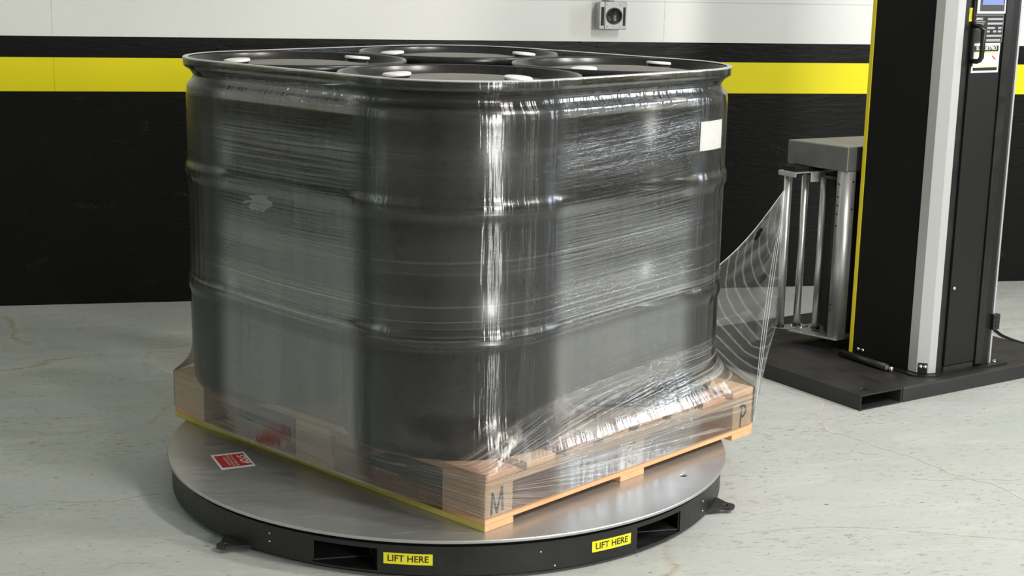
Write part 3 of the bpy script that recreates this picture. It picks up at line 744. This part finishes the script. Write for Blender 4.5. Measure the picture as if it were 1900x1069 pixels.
# white supplier sticker
stc = plate_f(.4475, .5775, 1.049, 1.1425, 'supplier_sticker', M['white_ink'], door); stc['label'] = 'white, black and yellow supplier sticker'
plate_f(.454, .571, 1.1165, 1.135, 'black_band', M['ink'], stc, y=.0486, th=.0003)
text_mesh('SUPPORTPRO', .0165, lambda x, y: fr(.5125+x*.98, 1.1265+y, .0482), 'lettering', M['white_ink'], stc, bold=.0004)
plate_f(.454, .571, 1.1125, 1.1155, 'yellow_band', M['sign_yellow'], stc, y=.0486, th=.0003)
text_mesh('STATION', .012, lambda x, y: fr(.508+x, 1.100+y, .0484), 'lettering', M['grey_ink'], stc)
sl = MB(); sl.quad([fr(.541, 1.101, .0484), fr(.545, 1.104, .0484), fr(.563, 1.091, .0484), fr(.559, 1.088, .0484)]); sl.build('red_mark', M['red'], stc)
plate_f(.49, .55, 1.0845, 1.0855, 'text_line', M['grey_ink'], stc, y=.0486, th=.0003); plate_f(.485, .56, 1.0735, 1.0745, 'text_line', M['grey_ink'], stc, y=.0486, th=.0003)
plate_f(.454, .571, 1.0665, 1.069, 'yellow_band', M['sign_yellow'], stc, y=.0486, th=.0003)
plate_f(.454, .571, 1.0555, 1.0655, 'black_band', M['ink'], stc, y=.0486, th=.0003)
text_mesh('For Service or Parts Contact Us Today', .0062, lambda x, y: fr(.5125+x, 1.0605+y, .0484), 'lettering', M['white_ink'], stc, bold=.00015)
# caution strip beside the panel
cs_ = plate_f(.4265, .4435, 1.212, 1.254, 'caution_sticker', M['sign_yellow'], mast, y=.0575)
text_mesh('CAUTION', .0078, lambda x, y: fr(.431-y, 1.2345+x, .0565), 'lettering', M['ink'], cs_, bold=.0003)
for x_ in (.4365, .4395): plate_f(x_, x_+.0012, 1.216, 1.250, 'text_line', M['ink'], cs_, y=.0566, th=.0002)
# latch hinge low on the right edge
hg = MB().box(.655, .688, .036, .052, .178, .232, bev=.0015)
for z_ in (.190, .205, .220): hg.box(.666, .676, .0345, .0365, z_-.003, z_+.003)
hg.build('hinge', M['blackp'], mast)
for (x_, y_) in ((.685, .075), (.70, .055), ):
    MB().lathe([(.0085, 0), (.0085, .003), (.0055, .003), (.0055, .009)], 6, Matrix.Translation((x_, y_, ZS+.0062))).build('bolt', M['chrome'], mast)
for y_ in (.345, .325):
    MB().sphere((.344, y_, ZS+.030), .0068).build('bolt', M['chrome'], mast)
MB().lathe([(.007, 0), (.007, .006)], 8, Matrix.Translation((.332, .340, ZS+.0062))).build('bolt', M['chrome'], mast)
# round bar along the left foot with its wheel
MB().tube([(.300, .385, ZS+.0135), (.292, .165, ZS+.0135)], .0125, 20).build('foot_bar', M['blackpaint'], mast)
MB().lathe([(.0085, -.001), (.0085, .001)], 20, Matrix.Translation((.2915, .1635, ZS+.0135)) @ Matrix.Rotation(PI/2, 4, 'X')).build('bar_end', M['steel'], mast)
MB().sphere((.298, .149, ZS+.0105), .0105, sy=.7).build('wheel', M['chrome'], mast)
for (x_, y_) in ((.270, .40), (.285, .128), (.318, .082)): MB().box(x_-.006, x_+.006, y_-.008, y_+.008, ZS-.0002, ZS+.0006).build('slot', M['darkgap'], mast)

# film carriage behind the mast's rear edge
CZ = .095
car = MB(); 
hd = [(.310, .425), (.60, .425), (.64, .66), (.283, .690)]
def rprism(mb, poly, z0, z1): mb.prism(poly, z0, z1)
rprism(car, hd, .690, .7745)
carr = car.build('film_carriage', M['greymetal'], mast, bevel=.004); carr['label'] = 'grey film carriage with steel rollers'
# support arms from the carriage to the mast
MB().box(.45, .60, .3912, .424, .60, .74).build('carriage_bracket', M['darkgap'], carr)
# rounded upright
pp = []
for i in range(9):
    a = PI+.5*PI*i/8; pp.append((.335+.026*math.cos(a), .447+.026*math.sin(a)))
pp = [(.309, .466)]+pp+[(.352, .421), (.352, .425), (.335, .425)]+[(.335+.022*math.cos(PI+.5*PI*(8-i)/8), .447+.022*math.sin(PI+.5*PI*(8-i)/8)) for i in range(9)]+[(.313, .466)]
MB().prism(pp, CZ+.004, .690, smooth=True).build('upright', M['steel'], carr)
for z_ in (.20, .22, .60, .57, .54, .50, .645):
    MB().lathe([(.003, 0), (.003, .0012)], 10, Matrix.Translation((.3088, .457, z_)) @ Matrix.Rotation(-PI/2, 4, 'Y')).build('hole', M['darkgap'], carr)
for z_ in (.655, .56):
    MB().box(.334, .343, .4185, .4215, z_-.003, z_+.003).build('bolt', M['chrome'], carr)
# bottom shelf
MB().prism([(.311, .425), (.60, .44), (.60, .64), (.268, .645), (.262, .61)], CZ, CZ+.006).build('shelf', M['steel'], carr, bevel=.001)
MB().prism([(.225, .66), (.262, .612), (.36, .612), (.36, .66)], CZ+.0065, CZ+.0115).build('roller_bracket', M['steel'], carr, bevel=.0008)
# rollers
RL = [((.252, .645), .0142, M['chrome'], 'idler_roller'), ((.322, .632), .0128, M['chrome'], 'idler_roller'), ((.345, .560), .0140, M['steel'], 'idler_roller')]
rs = mat('roller_steel', (.6, .61, .62), .3, .9)
for (x_, y_), r_, mt, nm in RL:
    o = MB().lathe([(r_*.4, CZ+.0105), (r_*.4, CZ+.017), (r_, CZ+.019), (r_, .650), (r_*.4, .652), (r_*.4, .672)], 32, Matrix.Translation((x_, y_, 0))).build('idler_roller', rs, carr)
    MB().lathe([(r_*1.15, CZ+.0125), (r_*1.15, CZ+.018)], 24, Matrix.Translation((x_, y_, 0))).build('end_cap', M['blackp'], o)
for (x_, y_) in ((.29, .625), (.300, .585)):
    MB().lathe([(.0055, 0), (.0055, .008)], 8, Matrix.Translation((x_, y_, CZ+.0117))).build('bolt', M['chrome'], carr)
# folded top bracket over the rollers
tb = MB(); tb.box(.228, .372, .585, .672, .668, .6715); tb.box(.228, .2315, .585, .672, .655, .668); tb.box(.3, .345, .582, .5855, .635, .6715)
tb.build('top_bracket', M['silver'], carr, bevel=.0008)
MB().box(.24, .60, .60, .66, .6718, .6895).build('top_rail', M['darkgap'], carr)
# rubber drive roller, motor label, bracket
MB().lathe([(.0265, CZ+.012), (.0265, .662)], 40, Matrix.Translation((.372, .508, 0))).build('drive_roller', M['rubber'], carr)
MB().box(.415, .58, .47, .62, CZ+.01, .66).build('film_core_housing', mat('housing_black', (.01, .01, .01), .5), carr)
plate_m = MB().box(.3485, .3515, .452, .490, .455, .53).build('motor_bracket', M['greymetal'], carr)
lb = MB().box(.3455, .3480, .457, .485, .47, .497).build('caution_label', M['ink'], plate_m)
text_mesh('CAUTION', .0068, lambda x, y: Vector((.3452, .471-x, .490+y)), 'lettering', M['sign_yellow'], lb, bold=.0002)
for z_ in (.482, .476): MB().box(.3449, .3453, .462, .480, z_-.0008, z_+.0008).build('text_line', M['sign_yellow'], lb)
MB().box(.340, .3425, .458, .472, .545, .655).build('spec_label', M['paper'], carr)
MB().tube([(.335, .545, .665), (.335, .50, .66), (.334, .48, .645), (.335, .472, .63), (.338, .468, .61)], .0035, 8).build('yellow_wire', M['sign_yellow'], carr)
MB().tube([(.325, .535, .662), (.328, .47, .660)], .0085, 12).build('clamp', M['blackp'], carr)
rn = random.Random(2)
for k in range(5):
    x0 = .38+rn.random()*.03; pts_ = [(x0+.015*math.sin(i*1.3+k), .408+.004*math.cos(i+k), .12+i*.03) for i in range(6+k % 3)]
    MB().tube(pts_, .003, 6).build('wire', M['yellow'] if k % 2 == 0 else M['blackp'], carr)

# power cable behind the base
pts_ = []
cp = [(2.643, 4.60+.25), (2.72, 4.98), (2.83, 4.93), (2.98, 4.93), (3.25, 5.05), (3.6, 5.0)]
for i in range(len(cp)-1):
    for k in range(8):
        t_ = k/8; p0 = Vector(cp[max(i-1, 0)]); p1 = Vector(cp[i]); p2 = Vector(cp[i+1]); p3 = Vector(cp[min(i+2, len(cp)-1)])
        q = .5*((2*p1)+(-p0+p2)*t_+(2*p0-5*p1+4*p2-p3)*t_*t_+(-p0+3*p1-3*p2+p3)*t_**3); pts_.append((q.x, q.y, .0))
CAB = [(1.278, .60), (1.27, .52), (1.21, .42), (1.185, .306), (1.19, .15), (1.3, .0), (1.5, -.2)]
pl_ = []
for i in range(len(CAB)-1):
    for k in range(8):
        t_ = k/8; p0 = Vector(CAB[max(i-1, 0)]); p1 = Vector(CAB[i]); p2 = Vector(CAB[i+1]); p3 = Vector(CAB[min(i+2, len(CAB)-1)])
        q = .5*((2*p1)+(-p0+p2)*t_+(2*p0-5*p1+4*p2-p3)*t_*t_+(-p0+3*p1-3*p2+p3)*t_**3); w3 = MM @ Vector((q.x, q.y, .0052)); pl_.append(w3)
cb = MB().tube(pl_, .005, 10).build('power_cable', M['rubber']); tag(cb, 'black power cable lying on the floor behind the mast base', 'cable')

# ------------------------------------------------------------------ loose web of film from the load to the first roller
def fw_loc(x, y, z): v = MM @ Vector((x, y, 0)); return Vector((v.x, v.y, z))
cR = DC['R']
Rc = N0+A*LA
top_l = Vector((*(cR+(A2*math.cos(-.15)+B2*math.sin(-.15))*.2895), .455)); 
def left_edge(t):
    if t < .62:
        z = .455-(.455-.335)*(t/.62); p = cR+(A2*math.cos(-.15)+B2*math.sin(-.15))*.2895; 
        return Vector((p[0], p[1], z))
    k = (t-.62)/.38; p0 = cR+(A2*math.cos(-.15)+B2*math.sin(-.15))*.2895; p1 = Rc+A*.004-B*.002
    p = p0*(1-k)+p1*k; return Vector((p[0], p[1], .335+(.150-.335)*k))
rol = fw_loc(.237, .640, 0)
def right_edge(t):
    if t < .8: return Vector((rol.x, rol.y, .610-(.610-.128)*(t/.8)))
    return Vector((rol.x, rol.y, .128-.002*(t-.8)))
NW, MW = 50, 60
vs = []; uvs = []; arcs = []; edg = []
for j in range(MW+1):
    t_ = j/MW; L_ = left_edge(t_); R_ = right_edge(t_)
    for i in range(NW+1):
        s = i/NW; p = L_.lerp(R_, s)
        neck = math.sin(PI*s)
        # the sheet necks in and its lower border hangs towards the pallet corner
        p.z -= neck*.03*(1-t_); 
        nrm = Vector((.45, -.89, 0)); p += nrm*neck*(.006*math.sin(t_*9+s*3)+.0012*math.sin(t_*41))
        vs.append(p); uvs.append((s*.5, t_*.5)); arcs.append((s*.62-.05, 0, t_*.55))
        e = max(0, 1-t_/.018)+max(0, 1-(1-t_)/.05)*1.0+max(0, 1-(1-s)/.05)*.6
        edg.append(min(1, e))
fcs = [(j*(NW+1)+i, j*(NW+1)+i+1, (j+1)*(NW+1)+i+1, (j+1)*(NW+1)+i) for j in range(MW) for i in range(NW)]
# the small tear near the top border
fcs = [f for f in fcs if not (((f[0] % (NW+1))/NW-.68)**2/.0022+((f[0]//(NW+1))/MW-.075)**2/.0012 < 1)]
me = bpy.data.meshes.new('film_web'); me.from_pydata([tuple(v) for v in vs], [], fcs)
u1 = me.uv_layers.new(name='UVMap'); u2_ = me.uv_layers.new(name='arc')
for p in me.polygons:
    p.use_smooth = True
    for li in p.loop_indices:
        vi = me.loops[li].vertex_index; s, t_ = uvs[vi]; u1.data[li].uv = (t_*1.0, s*1.0); u2_.data[li].uv = (1.02-s*2, .12-t_*1.6+.0)
at = me.attributes.new('edge', 'FLOAT', 'POINT'); at.data.foreach_set('value', edg)
wo = link('film_web', me, WM, fe); wo.matrix_parent_inverse = Matrix.Translation((-CN[0], -CN[1], -.13)); wo['label'] = 'loose sheet of film running from the load to the roller'
# gathered cords: top border and hanging right border
mb = MB()
mb.tube([vs[i] for i in range(0, NW+1, 2)], .0014, 6)
for k in range(3):
    e0 = Vector((rol.x, rol.y, .60)); e1 = Vector((rol.x-.01, rol.y, .14)); e2 = Vector((*(Rc+A*.008), .135))
    pts_ = []
    for i in range(25):
        t_ = i/24; pts_.append(e0*(1-t_)**2+Vector((rol.x-.03-.02*k, rol.y-.02, .30-.05*k))*2*t_*(1-t_)+e2*t_*t_)
    mb.tube(pts_, .0011, 6)
cm = bpy.data.materials.new('film_cord'); cm.use_nodes = True; t = NT(cm); t.b.inputs['Base Color'].default_value = (.8, .8, .8, 1); t.b.inputs['Roughness'].default_value = .15; t.b.inputs['Alpha'].default_value = .4
cdo = mb.build('gathered_cord', cm, fe); cdo.matrix_parent_inverse = Matrix.Translation((-CN[0], -CN[1], -.13))

# ------------------------------------------------------------------ power outlet on the back wall
ox, oz = 1.648, 1.163
ou = empty('power_outlet', (ox, YW, oz)); tag(ou, 'square metal outlet box with round black socket, hung on conduit from above', 'power outlet')
MB().box(-.056, .054, -.062, -.0003, -.052, .052, bev=.006).build('back_box', M['steelbox'], ou)
MB().box(-.058, .058, -.072, -.0625, -.056, .056, bev=.004).build('cover', M['steelbox'], ou)
fp = MB(); fp.box(-.0345, .040, -.0775, -.0725, -.054, .055, bev=.002).build('face_plate', mat('plate_grey', (.50, .50, .51), .5, .15), ou)
for x0, x1 in ((-.050, -.037), (.043, .0525)): MB().box(x0, x1, -.0735, -.0722, -.040, .034).build('side_slot', M['darkgap'], ou)
sk = MB().lathe([(.0335, 0), (.0335, .004), (.031, .007), (.029, .004), (.001, .004)], 48, Matrix.Translation((.004, -.0777, -.001)) @ Matrix.Rotation(PI/2, 4, 'X')).build('socket', M['blackp'], ou)
for a in (0, 120, 240):
    MB().box(-.0025, .0025, -.001, .001, -.006, .006, Matrix.Translation((.004+.014*math.sin(math.radians(a)), -.083, .014*math.cos(math.radians(a)))) @ Matrix.Rotation(math.radians(a), 4, 'Y')).build('slot', M['darkgap'], sk)
MB().sphere((.004, -.0835, -.001), .0025).build('centre_pin', M['chrome'], sk)
for x_, z_ in ((-.024, .044), (.030, .044), (-.024, -.044), (.030, -.044)): MB().sphere((x_, -.0778, z_), .0032).build('screw', M['chrome'], ou)
MB().tube([(-.006, -.03, .052), (-.006, -.03, .9)], .0135, 20).build('conduit', M['steelbox'], ou)
MB().lathe([(.019, 0), (.019, .016)], 8, Matrix.Translation((-.006, -.03, .053))).build('conduit_nut', M['steelbox'], ou)
